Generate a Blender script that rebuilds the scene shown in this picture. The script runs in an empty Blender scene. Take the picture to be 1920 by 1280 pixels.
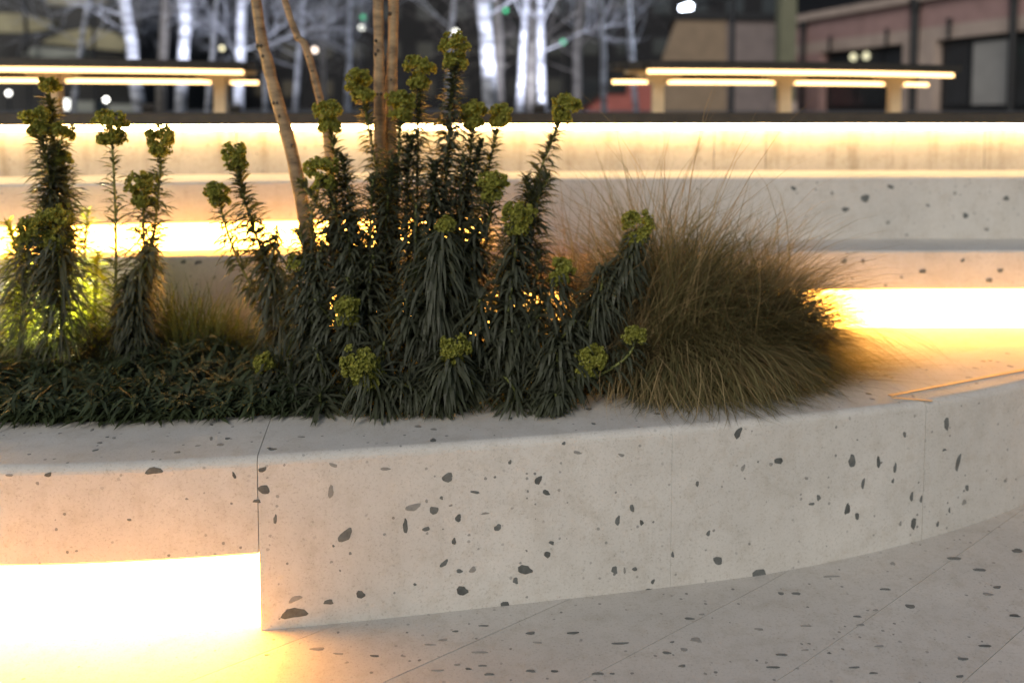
import bpy, math, random
import numpy as np
from mathutils import Vector, Matrix
R = math.radians
random.seed(7)
sc = bpy.context.scene
col = sc.collection

# ------------------------------------------------------------------ camera, sky, sun, exposure
F = 1600.0                      # focal length in photograph pixels (1920 wide)
HC = 1.315                      # camera height
HOR = 205.0                     # horizon row
PITCH = R(4.0)
VPP = HOR + F * math.tan(PITCH)
cam_d = bpy.data.cameras.new('camera'); cam = bpy.data.objects.new('camera', cam_d); col.objects.link(cam)
cam.location = (0, 0, HC); cam.rotation_euler = (R(90) - PITCH, 0, 0)
cam_d.sensor_width = 36; cam_d.lens = 36 * F / 1920
cam_d.shift_y = (VPP - 640) / 1920
cam_d.clip_start = .05; cam_d.clip_end = 600
cam_d.dof.use_dof = True; cam_d.dof.focus_distance = 2.16; cam_d.dof.aperture_fstop = 1.35
sc.camera = cam
w = bpy.data.worlds.new('World'); sc.world = w; w.use_nodes = True
nt = w.node_tree; bg = nt.nodes['Background']
sky = nt.nodes.new('ShaderNodeTexSky'); sky.sky_type = 'NISHITA'; sky.sun_disc = False
SUN_EL, SUN_AZ = R(32), R(204)            # light comes from behind the camera, a little left
sky.sun_elevation = SUN_EL; sky.sun_rotation = SUN_AZ
nt.links.new(sky.outputs[0], bg.inputs[0]); bg.inputs[1].default_value = .062
sun_d = bpy.data.lights.new('sun', 'SUN'); sun = bpy.data.objects.new('sun', sun_d); col.objects.link(sun)
sun_d.energy = 1.38; sun_d.angle = R(28); sun_d.color = (1, .945, .87)
sdir = Vector((math.sin(SUN_AZ) * math.cos(SUN_EL), math.cos(SUN_AZ) * math.cos(SUN_EL), math.sin(SUN_EL)))
sun.rotation_euler = sdir.to_track_quat('Z', 'Y').to_euler()
sc.view_settings.view_transform = 'Standard'; sc.view_settings.look = 'None'
sc.view_settings.gamma = 1; sc.view_settings.exposure = 0.3; sc.view_settings.use_curve_mapping = False
sc.cycles.use_denoising = True
sc.cycles.max_bounces = 6; sc.cycles.diffuse_bounces = 4; sc.cycles.sample_clamp_indirect = 8

# ------------------------------------------------------------------ helpers
CR = Vector((1, 0, 0)); CF = Vector((0, math.cos(PITCH), -math.sin(PITCH))); CU = Vector((0, math.sin(PITCH), math.cos(PITCH)))
CO = Vector((0, 0, HC))
def ray(u, v): return CR * ((u - 960) / F) + CF - CU * ((v - VPP) / F)
def at(u, v, Y):
    d = ray(u, v); return CO + d * (Y / d.y)
def onz(u, v, z):
    d = ray(u, v); return CO + d * ((z - HC) / d.z)

class MB:
    def __init__(s): s.v = []; s.f = []
    def add(s, vs, fs):
        n = len(s.v); s.v += [tuple(p) for p in vs]; s.f += [tuple(i + n for i in f) for f in fs]; return s
    def box(s, c, d, rz=0, M=None):
        x, y, z = (q / 2 for q in d); c = Vector(c)
        ps = [Vector((a * x, b * y, e * z)) for a, b, e in ((-1,-1,-1),(1,-1,-1),(1,1,-1),(-1,1,-1),(-1,-1,1),(1,-1,1),(1,1,1),(-1,1,1))]
        m = M if M else Matrix.Rotation(rz, 3, 'Z')
        return s.add([c + m @ p for p in ps], [(0,3,2,1),(4,5,6,7),(0,1,5,4),(1,2,6,5),(2,3,7,6),(3,0,4,7)])
    def tube(s, pts, rs, n=6, cap=True):
        pts = [Vector(p) for p in pts]
        if not hasattr(rs, '__len__'): rs = [rs] * len(pts)
        vs = []; ref = None
        for i, p in enumerate(pts):
            t = (pts[min(i + 1, len(pts) - 1)] - pts[max(i - 1, 0)]).normalized()
            if ref is None: ref = t.orthogonal().normalized()
            a = (ref - t * ref.dot(t)).normalized(); ref = a; b = t.cross(a)
            for k in range(n):
                q = 2 * math.pi * k / n
                vs.append(p + (a * math.cos(q) + b * math.sin(q)) * rs[i])
        fs = []
        for i in range(len(pts) - 1):
            for k in range(n):
                k2 = (k + 1) % n
                fs.append((i*n+k, i*n+k2, (i+1)*n+k2, (i+1)*n+k))
        if cap:
            fs.append(tuple(range(n - 1, -1, -1))); fs.append(tuple((len(pts)-1)*n + k for k in range(n)))
        return s.add(vs, fs)
    def lathe(s, c, prof, n=12):
        c = Vector(c); vs = []; fs = []
        for r, z in prof:
            for k in range(n):
                q = 2*math.pi*k/n; vs.append(c + Vector((r*math.cos(q), r*math.sin(q), z)))
        for i in range(len(prof)-1):
            for k in range(n):
                k2 = (k+1) % n; fs.append((i*n+k, i*n+k2, (i+1)*n+k2, (i+1)*n+k))
        fs.append(tuple(range(n-1,-1,-1))); fs.append(tuple((len(prof)-1)*n+k for k in range(n)))
        return s.add(vs, fs)
    def build(s, name, mat, parent=None, smooth=False):
        off = root_loc(parent)
        me = bpy.data.meshes.new(name)
        me.from_pydata([(a - off.x, b - off.y, c - off.z) for a, b, c in s.v], [], s.f)
        me.materials.append(mat)
        if smooth: me.polygons.foreach_set('use_smooth', [True] * len(me.polygons))
        me.update()
        o = bpy.data.objects.new(name, me); col.objects.link(o); o.parent = parent
        return o
def root_loc(p):
    if p is None: return Vector((0, 0, 0))
    r = p; acc = Vector((0, 0, 0))
    while r is not None: acc += r.location; r = r.parent
    return acc
def tag(o, label=None, cat=None, group=None, kind=None):
    if label: o['label'] = label
    if cat: o['category'] = cat
    if group: o['group'] = group
    if kind: o['kind'] = kind
    return o
def thing(name, loc, label, cat, group=None):
    o = bpy.data.objects.new(name, None); o.empty_display_size = .1; col.objects.link(o); o.location = loc
    return tag(o, label, cat, group)

# ------------------------------------------------------------------ materials
def newmat(name):
    m = bpy.data.materials.new(name); m.use_nodes = True
    return m, m.node_tree, m.node_tree.nodes['Principled BSDF']
def N(t, typ, **kw):
    n = t.nodes.new(typ)
    for k, v in kw.items():
        if k in n.inputs: n.inputs[k].default_value = v
        else: setattr(n, k, v)
    return n
def ramp(t, fac, stops):
    r = t.nodes.new('ShaderNodeValToRGB'); e = r.color_ramp.elements
    while len(e) < len(stops): e.new(.5)
    for i, (p, c) in enumerate(stops):
        e[i].position = p; e[i].color = (*c, 1) if len(c) == 3 else c
    t.links.new(fac, r.inputs[0]); return r
def mixc(t, fac, a, b, blend='MIX'):
    m = t.nodes.new('ShaderNodeMix'); m.data_type = 'RGBA'; m.blend_type = blend
    for i, q in ((0, fac), (6, a), (7, b)):
        if hasattr(q, 'links'): t.links.new(q, m.inputs[i])
        else: m.inputs[i].default_value = q if i == 0 else ((*q, 1) if len(q) == 3 else q)
    return m.outputs[2]
def simple(name, c, rough=.7, var=.25, scale=8, bump=.0, metal=0):
    m, t, b = newmat(name)
    g = N(t, 'ShaderNodeNewGeometry')
    n = N(t, 'ShaderNodeTexNoise', Scale=scale, Detail=6.0, Roughness=.65); t.links.new(g.outputs['Position'], n.inputs['Vector'])
    r = ramp(t, n.outputs[0], [(.25, tuple(q * (1 - var) for q in c)), (.75, tuple(min(1, q * (1 + var)) for q in c))])
    t.links.new(r.outputs[0], b.inputs['Base Color']); b.inputs['Roughness'].default_value = rough; b.inputs['Metallic'].default_value = metal
    if bump:
        bp = N(t, 'ShaderNodeBump', Strength=bump, Distance=.01); t.links.new(n.outputs[0], bp.inputs['Height']); t.links.new(bp.outputs[0], b.inputs['Normal'])
    return m
def emit(name, c, s):
    m = bpy.data.materials.new(name); m.use_nodes = True; t = m.node_tree; t.nodes.clear()
    e = t.nodes.new('ShaderNodeEmission'); e.inputs[0].default_value = (*c, 1); e.inputs[1].default_value = s
    o = t.nodes.new('ShaderNodeOutputMaterial'); t.links.new(e.outputs[0], o.inputs[0]); return m

def terrazzo(name, base, dirt=.35, speck=1.0, chips=True, streak=0.0, slabs=False):
    m, t, b = newmat(name); L = t.links.new
    g = N(t, 'ShaderNodeNewGeometry'); P = g.outputs['Position']
    n1 = N(t, 'ShaderNodeTexNoise', Scale=2.2, Detail=8.0, Roughness=.7); L(P, n1.inputs['Vector'])
    n2 = N(t, 'ShaderNodeTexNoise', Scale=160.0, Detail=3.0, Roughness=.8); L(P, n2.inputs['Vector'])
    n3 = N(t, 'ShaderNodeTexNoise', Scale=19.0, Detail=6.0, Roughness=.75); L(P, n3.inputs['Vector'])
    c = ramp(t, n1.outputs[0], [(.3, tuple(q * .86 for q in base)), (.7, tuple(q * 1.08 for q in base))]).outputs[0]
    sp = ramp(t, n2.outputs[0], [(.30, (.72, .70, .66)), (.46, (1, 1, 1)), (.62, (1, 1, 1)), (.78, (1.12, 1.1, 1.06))]).outputs[0]
    c = mixc(t, speck, c, sp, 'MULTIPLY')
    st = ramp(t, n3.outputs[0], [(.34, (.80, .76, .70)), (.52, (1, 1, 1))]).outputs[0]
    c = mixc(t, dirt, c, st, 'MULTIPLY')
    if streak:      # rain runs and rubbed patches
        mp = N(t, 'ShaderNodeMapping'); mp.inputs['Scale'].default_value = (13, 13, 1.6); L(P, mp.inputs[0])
        n5 = N(t, 'ShaderNodeTexNoise', Scale=1.0, Detail=7.0, Roughness=.7); L(mp.outputs[0], n5.inputs['Vector'])
        c = mixc(t, streak, c, ramp(t, n5.outputs[0], [(.32, (.70, .66, .58)), (.5, (1, 1, 1)), (.75, (1.05, 1.05, 1.04))]).outputs[0], 'MULTIPLY')
    if slabs:
        oi = N(t, 'ShaderNodeObjectInfo')
        c = mixc(t, .8, c, ramp(t, oi.outputs['Random'], [(0, (.90, .885, .86)), (1, (1.06, 1.06, 1.06))]).outputs[0], 'MULTIPLY')
    if chips:
        vo = N(t, 'ShaderNodeTexVoronoi', Scale=46.0, Randomness=1.0); L(P, vo.inputs['Vector'])
        vn = N(t, 'ShaderNodeTexNoise', Scale=90.0); L(P, vn.inputs['Vector'])
        ad = N(t, 'ShaderNodeMath', operation='MULTIPLY_ADD'); L(vn.outputs[0], ad.inputs[0]); ad.inputs[1].default_value = .35; L(vo.outputs['Distance'], ad.inputs[2])
        near = N(t, 'ShaderNodeMath', operation='LESS_THAN'); L(ad.outputs[0], near.inputs[0]); near.inputs[1].default_value = .36
        sep = N(t, 'ShaderNodeSeparateColor'); L(vo.outputs['Color'], sep.inputs[0])
        rare = N(t, 'ShaderNodeMath', operation='GREATER_THAN'); L(sep.outputs[0], rare.inputs[0]); rare.inputs[1].default_value = .72
        mu = N(t, 'ShaderNodeMath', operation='MULTIPLY'); L(near.outputs[0], mu.inputs[0]); L(rare.outputs[0], mu.inputs[1])
        mu2 = N(t, 'ShaderNodeMath', operation='MULTIPLY'); L(mu.outputs[0], mu2.inputs[0]); L(sep.outputs[1], mu2.inputs[1])
        c = mixc(t, mu2.outputs[0], c, (.17, .165, .15))
    L(c, b.inputs['Base Color'])
    rr = ramp(t, n3.outputs[0], [(.3, (.62,)*3), (.7, (.82,)*3)]); L(rr.outputs[0], b.inputs['Roughness'])
    bp = N(t, 'ShaderNodeBump', Strength=.25, Distance=.002); L(n2.outputs[0], bp.inputs['Height']); L(bp.outputs[0], b.inputs['Normal'])
    return m
M_wall = terrazzo('terrazzo_wall', (.55, .52, .465), dirt=.5, streak=.18)
M_riser = terrazzo('riser_concrete', (.44, .40, .34), dirt=.8, streak=1.0)
M_top = terrazzo('terrazzo_terrace', (.49, .465, .415), dirt=.7)
M_pave = terrazzo('terrazzo_paving', (.51, .485, .44), dirt=.6, slabs=True)
M_plaza = simple('plaza_paving', (.10, .095, .085), .8, .3, 3)
M_base = simple('joint_sand', (.38, .36, .32), .9, .3, 30)
M_chip = [simple('dark_stone', (.088, .092, .084), .45, .45, 60), simple('grey_stone', (.12, .125, .115), .5, .35, 60), simple('pale_stone', (.24, .23, .205), .55, .25, 60)]
M_soil = simple('bark_mulch', (.035, .026, .018), .95, .6, 60, .9)
M_led = emit('warm_led_diffuser', (1.0, .41, .055), 64)
M_led2 = emit('warm_led_diffuser_step', (1.0, .43, .06), 38)
M_strip = emit('warm_led_strip', (1.0, .66, .29), 42)
M_bench_led = emit('warm_bench_led', (1.0, .62, .26), 4.2)
M_timber = simple('dark_timber', (.036, .028, .019), .6, .4, 14, .2)
M_steel = simple('bronze_steel', (.62, .47, .28), .5, .15, 10)
M_streak = simple('light_streak_metal', (.5, .38, .26), .55, .1, 20, metal=.9)  # for the added strips that draw the light streaks

def leafmat(name, c, trans, rough=.55, mix=.35, var=.35):
    m, t, b = newmat(name); L = t.links.new
    g = N(t, 'ShaderNodeNewGeometry'); n = N(t, 'ShaderNodeTexNoise', Scale=35.0, Detail=4.0); L(g.outputs['Position'], n.inputs['Vector'])
    ri = N(t, 'ShaderNodeMath', operation='MULTIPLY_ADD'); L(g.outputs['Random Per Island'], ri.inputs[0]); ri.inputs[1].default_value = .6
    sub = N(t, 'ShaderNodeMath', operation='MULTIPLY'); L(n.outputs[0], sub.inputs[0]); sub.inputs[1].default_value = .5; L(sub.outputs[0], ri.inputs[2])
    r = ramp(t, ri.outputs[0], [(.15, tuple(q*(1-var) for q in c)), (.55, c), (.9, tuple(q*(1+var*1.4) for q in c))])
    L(r.outputs[0], b.inputs['Base Color']); b.inputs['Roughness'].default_value = rough
    b.inputs['Specular IOR Level'].default_value = .35
    tr = N(t, 'ShaderNodeBsdfTranslucent'); tr.inputs[0].default_value = (*trans, 1)
    mx = N(t, 'ShaderNodeMixShader'); mx.inputs[0].default_value = mix
    out = t.nodes['Material Output']; L(b.outputs[0], mx.inputs[1]); L(tr.outputs[0], mx.inputs[2]); L(mx.outputs[0], out.inputs[0])
    return m
M_leaf = leafmat('spurge_leaf', (.071, .076, .049), (.10, .13, .02))
M_leafy = leafmat('spurge_leaf_backlit', (.07, .095, .030), (.42, .5, .03), mix=.55)  # lamp glow put into the leaf colour of the backlit plant
M_stem = leafmat('spurge_stem', (.20, .22, .06), (.1, .1, .02), mix=.1)
M_flower = leafmat('spurge_bract', (.25, .25, .045), (.26, .28, .03), mix=.35)
M_gA = leafmat('grass_olive', (.175, .148, .062), (.13, .11, .03), mix=.3)
M_gD = leafmat('grass_deep', (.075, .075, .03), (.06, .06, .02), mix=.2)
M_gB = leafmat('grass_straw', (.34, .25, .12), (.24, .15, .06), mix=.3)
M_cover = leafmat('cover_leaf', (.047, .062, .030), (.08, .10, .015), mix=.3)
M_lit = leafmat('tuft_leaf', (.085, .10, .03), (.10, .13, .02), mix=.25)

def barkmat(name, c1, c2, sc_=(6, 6, 40), thr=.42):
    m, t, b = newmat(name); L = t.links.new
    g = N(t, 'ShaderNodeNewGeometry'); mp = N(t, 'ShaderNodeMapping'); mp.inputs['Scale'].default_value = sc_; L(g.outputs['Position'], mp.inputs[0])
    n = N(t, 'ShaderNodeTexNoise', Scale=1.0, Detail=6.0, Roughness=.7); L(mp.outputs[0], n.inputs['Vector'])
    r = ramp(t, n.outputs[0], [(thr - .12, c2), (thr + .04, tuple(.55*a+.45*d for a, d in zip(c1, c2))), (thr + .2, c1)])
    L(r.outputs[0], b.inputs['Base Color']); b.inputs['Roughness'].default_value = .8
    bp = N(t, 'ShaderNodeBump', Strength=.5, Distance=.006); L(n.outputs[0], bp.inputs['Height']); L(bp.outputs[0], b.inputs['Normal'])
    return m
M_tan = barkmat('tan_bark', (.38, .265, .14), (.075, .05, .03), (9, 9, 26), .45)
M_white = barkmat('white_birch_bark', (.56, .58, .64), (.07, .07, .075), (3, 3, 11), .46)
M_grey = barkmat('dim_birch_bark', (.17, .155, .14), (.05, .045, .04), (2.5, 2.5, 8), .42)  # less-lit birches: their dimness is put into a darker bark colour

# ------------------------------------------------------------------ curves of the terrace tiers (plan: Y over X)
class Curve:
    def __init__(s, pts, deg):
        pts = sorted((p[0], p[1]) for p in pts)
        xs, ys = zip(*pts); s.c = np.polyfit(xs, ys, deg); s.d = np.polyder(s.c); s.a, s.b = xs[0], xs[-1]
    def y(s, x):
        q = min(max(x, s.a), s.b); return float(np.polyval(s.c, q) + np.polyval(s.d, q) * (x - q))
    def n(s, x):
        q = min(max(x, s.a), s.b); k = float(np.polyval(s.d, q)); v = Vector((-k, 1, 0)); return v.normalized()
    def p(s, x, off=0, z=0):
        n = s.n(x); return Vector((x + n.x * off, s.y(x) + n.y * off, z))
    def hit(s, u, v):
        d = ray(u, v); Y = 2.2
        for _ in range(40):
            X = d.x * Y / d.y; Y = .5 * Y + .5 * s.y(X)
        return CO + d * (Y / d.y)
Z1, Z2, Z3 = .45, .75, 1.018
C1 = Curve([onz(u, v, Z1) for u, v in ((0,876),(250,868),(475,857),(720,843),(960,825),(1200,806),(1440,784),(1600,770),(1740,752),(1840,735),(1920,716))], 4)
C2 = Curve([onz(u, v, Z2) for u, v in ((0,486),(330,481),(960,473),(1500,471),(1920,469))], 2)
C3 = Curve([onz(u, v, Z3) for u, v in ((0,347),(330,343),(960,336),(1500,334),(1920,333))], 2)
def ground_z(x, y):
    t = min(max((x - .75) / 1.1, 0), 1.6); return .055 * t

def sweep(curve, x0, x1, prof, n):
    mb = MB(); k = len(prof); vs = []; fs = []
    for i in range(n + 1):
        x = x0 + (x1 - x0) * i / n
        for off, z in prof: vs.append(curve.p(x, off, z))
    for i in range(n):
        for j in range(k):
            j2 = (j + 1) % k
            fs.append((i*k+j, (i+1)*k+j, (i+1)*k+j2, i*k+j2))
    fs.append(tuple(range(k))); fs.append(tuple(n*k + j for j in range(k - 1, -1, -1)))
    return mb.add(vs, fs)
def round_front(r, z, seg=5):
    return [(r - r*math.cos(a), z - r + r*math.sin(a)) for a in (math.pi/2*i/seg for i in range(seg + 1))]
def plain_prof(z0, z1, depth, r=.022): return [(0, z0)] + round_front(r, z1) + [(depth, z1), (depth, z0)]
def recess_prof(z0, zr, z1, depth, rec, r=.022): return [(0.0, zr + .006), (.004, zr)][::-1] + round_front(r, z1) + [(depth, z1), (depth, z0), (rec, z0), (rec, zr)]
def xpix(curve, u, z):
    d = ray(u, 600); X = 0
    Y = 2.5
    for _ in range(60):
        X = (u - 960) / F * Y; Y = .5*Y + .5*curve.y(X)
    return X

# ------------------------------------------------------------------ the setting: ground, paving, terraces, plaza
g = MB(); S = 300
g.add([(-S,-S,-.03),(S,-S,-.03),(S,3.4,-.03),(-S,3.4,-.03)], [(0,1,2,3)])
ground = tag(g.build('ground', M_base), kind='structure')
ang = R(36.6); ca, sa = math.cos(ang), math.sin(ang); W, LN, gap = .2683, 3.6, .0015
x_ref, y_ref = -.627, 1.966
slab_i = 0
for i in range(-9, 14):
    for j in range(-4, 6):
        l0 = j * LN - 1.2; l1 = l0 + LN - gap
        w0 = i * W + gap / 2; w1 = (i + 1) * W - gap / 2
        mid = ((l0 + l1) / 2, (w0 + w1) / 2)
        mx = x_ref + ca * mid[0] + sa * mid[1]; my = y_ref + sa * mid[0] - ca * mid[1]
        if not (-4.5 < mx < 5 and -1.2 < my < 4.6): continue
        vs = []; nl, nw = 16, 2
        dz = random.uniform(-.0006, .0006)
        for a in range(nl + 1):
            for b_ in range(nw + 1):
                l = l0 + (l1 - l0) * a / nl; ww = w0 + (w1 - w0) * b_ / nw
                x = x_ref + ca * l + sa * ww; y = y_ref + sa * l - ca * ww
                vs.append((x, y, ground_z(x, y) + dz))
        fs = []
        for a in range(nl):
            for b_ in range(nw):
                q = a * (nw + 1) + b_; fs.append((q, q + 1, q + nw + 2, q + nw + 1)[::-1])
        top = len(vs); edge = [a*(nw+1) for a in range(nl+1)] + [nl*(nw+1)+b_ for b_ in range(1, nw+1)] + [a*(nw+1)+nw for a in range(nl-1, -1, -1)] + [b_ for b_ in range(nw-1, 0, -1)]
        for e in edge: vs.append((vs[e][0], vs[e][1], -.029))
        for q in range(len(edge)):
            q2 = (q + 1) % len(edge); fs.append((edge[q], edge[q2], top + q2, top + q))
        MB().add(vs, fs).build('paving_slab', M_pave, ground)

# planting bed soil and the terrace top to its right, between tier one and tier two
LEDGE = .30
XB0, XB1 = 1.13, 1.20          # bed's right border: front and back X
def grid_between(xa, xb, zf, n, m, fa, fb):
    mb = MB(); vs = []; fs = []
    for i in range(n + 1):
        for j in range(m + 1):
            a = fa(xa(j / m) + (xb(j / m) - xa(j / m)) * i / n); b_ = fb(xa(j / m) + (xb(j / m) - xa(j / m)) * i / n)
            p = a.lerp(b_, j / m); p.z = zf(p.x, p.y); vs.append(p)
    for i in range(n):
        for j in range(m):
            q = i*(m+1)+j; fs.append((q, q+m+1, q+m+2, q+1))
    return mb.add(vs, fs)
fa = lambda x: C1.p(x, LEDGE - .02); fb = lambda x: C2.p(x, .06)
soil = grid_between(lambda t: -3.0, lambda t: XB0 + (XB1 - XB0) * t + .02, lambda x, y: Z1 - .02 + .012 * math.sin(x * 9) * math.cos(y * 11), 60, 14, fa, fb).build('soil', M_soil)
tag(soil, kind='structure')
fa2 = lambda x: C1.p(x, LEDGE + .004)
terr = grid_between(lambda t: XB0 + (XB1 - XB0) * t, lambda t: 3.4, lambda x, y: Z1 - .003, 24, 10, fa2, lambda x: C2.p(x, .2)).build('terrace', M_top)
tag(terr, kind='structure')
plz = MB(); plz.add([(-S, 4.2, 1.25), (S, 4.2, 1.25), (S, 280, 1.25), (-S, 280, 1.25)], [(0, 1, 2, 3)])
tag(plz.build('plaza', M_plaza), kind='structure')

# ------------------------------------------------------------------ terrace blocks
def chipmesh(k):
    rnd = random.Random(100 + k); n = rnd.randint(9, 13); pr = []; e1, e2 = rnd.uniform(0, 6), rnd.uniform(0, 6)
    for i in range(n):
        a = 2*math.pi*i/n + rnd.uniform(-.25, .25); r = .44 + .07 * math.sin(2*a + e1) + .05 * math.sin(3*a + e2) + rnd.uniform(-.06, .06); pr.append((r*math.cos(a), r*math.sin(a)))
    vs = [(x, y, -.5) for x, y in pr] + [(x, y, .35) for x, y in pr] + [(x*.86, y*.86, .5) for x, y in pr]
    fs = [tuple(2*n + i for i in range(n))]
    for b_ in (0, n): fs += [(b_+i, b_+(i+1) % n, b_+n+(i+1) % n, b_+n+i) for i in range(n)]
    out = []
    for m in M_chip:
        me = bpy.data.meshes.new('aggregate_stone'); me.from_pydata(vs, [], fs); me.materials.append(m); out.append(me)
    return out
CH = [chipmesh(k) for k in range(10)]
crnd = random.Random(5)
def chip(parent, p, t, up, wm, hm, shade, rot):
    nrm = t.cross(up).normalized()
    o = bpy.data.objects.new('aggregate_stone', crnd.choice(CH)[shade]); col.objects.link(o); o.parent = parent
    c, s_ = math.cos(rot), math.sin(rot)
    M = Matrix((t, up, nrm)).transposed() @ Matrix.Rotation(rot, 3, 'Z')
    L = M.to_4x4(); L.translation = p - root_loc(parent) + nrm * .0002
    o.matrix_local = L @ Matrix.Diagonal((wm, hm, .0016, 1))

def block(curve, x0, x1, prof, label, cat='wall', group=None, n=24, name='concrete_bench_block'):
    xm = (x0 + x1) / 2; base = curve.p(xm, .1, 0); base.z = min(z for _, z in prof)
    t = thing(name, base, label, cat, group)
    sweep(curve, x0, x1, prof, n).build('concrete_body', M_wall, t)
    return t
def diffuser(curve, x0, x1, z0, z1, t, mat, n=24, out=.012):
    sweep(curve, x0, x1, [(-out, z0), (.004 - min(out, 0), z1), (.05, z1), (.05, z0)], n).build('light_panel', mat, t)
def panel(curve, x0, x1, off, z0, z1, t, mat, n=24, name='light_panel'):
    sweep(curve, x0, x1, [(off, z0), (off, z1), (off + .01, z1), (off + .01, z0)], n).build(name, mat, t)
ZR1 = .200
xj1, xj2, xj3 = xpix(C1, 469, .3), xpix(C1, 1268, .3), xpix(C1, 1754, .3)
B = []
B.append(block(C1, -2.9, xj1 - .0009, recess_prof(-.025, ZR1, Z1, LEDGE, .12), 'terrazzo bench block with a glowing light recess at its foot, plants behind', 'bench'))
diffuser(C1, -2.9, xj1 - .004, -.02, ZR1 - .004, B[0], M_led, out=-.018)
B.append(block(C1, xj1 + .0009, xj2 - .0003, plain_prof(-.025, Z1, LEDGE), 'plain speckled terrazzo block next to the glowing recess, spurge drooping over its top', 'bench'))
B.append(block(C1, xj2 + .0003, xj3 - .001, plain_prof(-.025, Z1, LEDGE), 'plain terrazzo block in front of the big grass tussock', 'bench'))
B.append(block(C1, xj3 + .001, 3.3, plain_prof(-.025, Z1, LEDGE), 'terrazzo block curving away beyond the grass, streak of light on its top', 'bench'))
xk2 = xpix(C2, 572, .6)
T2L = block(C2, -3.2, xk2 - .002, plain_prof(Z1 - .05, Z2, .45, .01), 'plain terrazzo step wall behind the tuft and birch stems', 'step')
T2R = block(C2, xk2 + .002, 3.9, recess_prof(Z1 - .05, Z1 + .14, Z2, .45, .12, .01), 'terrazzo step with glowing recess behind the grass tussock', 'step')
diffuser(C2, xk2 + .006, 3.9, Z1 - .02, Z1 + .136, T2R, M_led2, out=.042)
xk3 = xpix(C3, 905, .9)
T3L = block(C3, -3.4, xk3 - .002, recess_prof(Z2 - .05, .850, Z3, .62, .12, .008), 'upper terrazzo step with glowing recess behind the spurge and birch stems', 'step')
diffuser(C3, -3.4, xk3 - .006, Z2 + .001, .846, T3L, M_led2, out=.042)
T3R = block(C3, xk3 + .002, 4.2, plain_prof(Z2 - .05, Z3, .62, .008), 'upper plain grey terrazzo step above the glowing one behind the grass', 'step')
# riser under the timber seat, its strip light and the seat
xa = -3.8
panels = [xa, -2.4, -1.2, -.05, 1.0, 1.25, 2.3, 3.4, 4.6]
riser = thing('seat_riser_wall', C3.p(0, .5, Z3), 'washed warm low concrete riser under the dark timber seat', 'wall')
for a, b_ in zip(panels[:-1], panels[1:]):
    sweep(C3, a + .002, b_ - .002, [(.45, Z3 - .02), (.45, 1.243), (.8, 1.243), (.8, Z3 - .02)], 10).build('concrete_panel', M_riser, riser)
panel(C3, xa, 4.6, .395, 1.222, 1.2425, riser, M_strip, 40, 'light_strip')
seat = thing('timber_seat', C3.p(0, .55, 1.2435), 'long dark timber seat above the brightest strip light', 'bench')
for k, (o0, o1) in enumerate(((.33, .47), (.476, .62), (.626, .77))):
    sweep(C3, xa, 4.6, [(o0, 1.2455), (o0, 1.294), (o0 + .004, 1.298), (o1, 1.298), (o1, 1.2455)], 40).build('plank', M_timber, seat)

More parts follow.
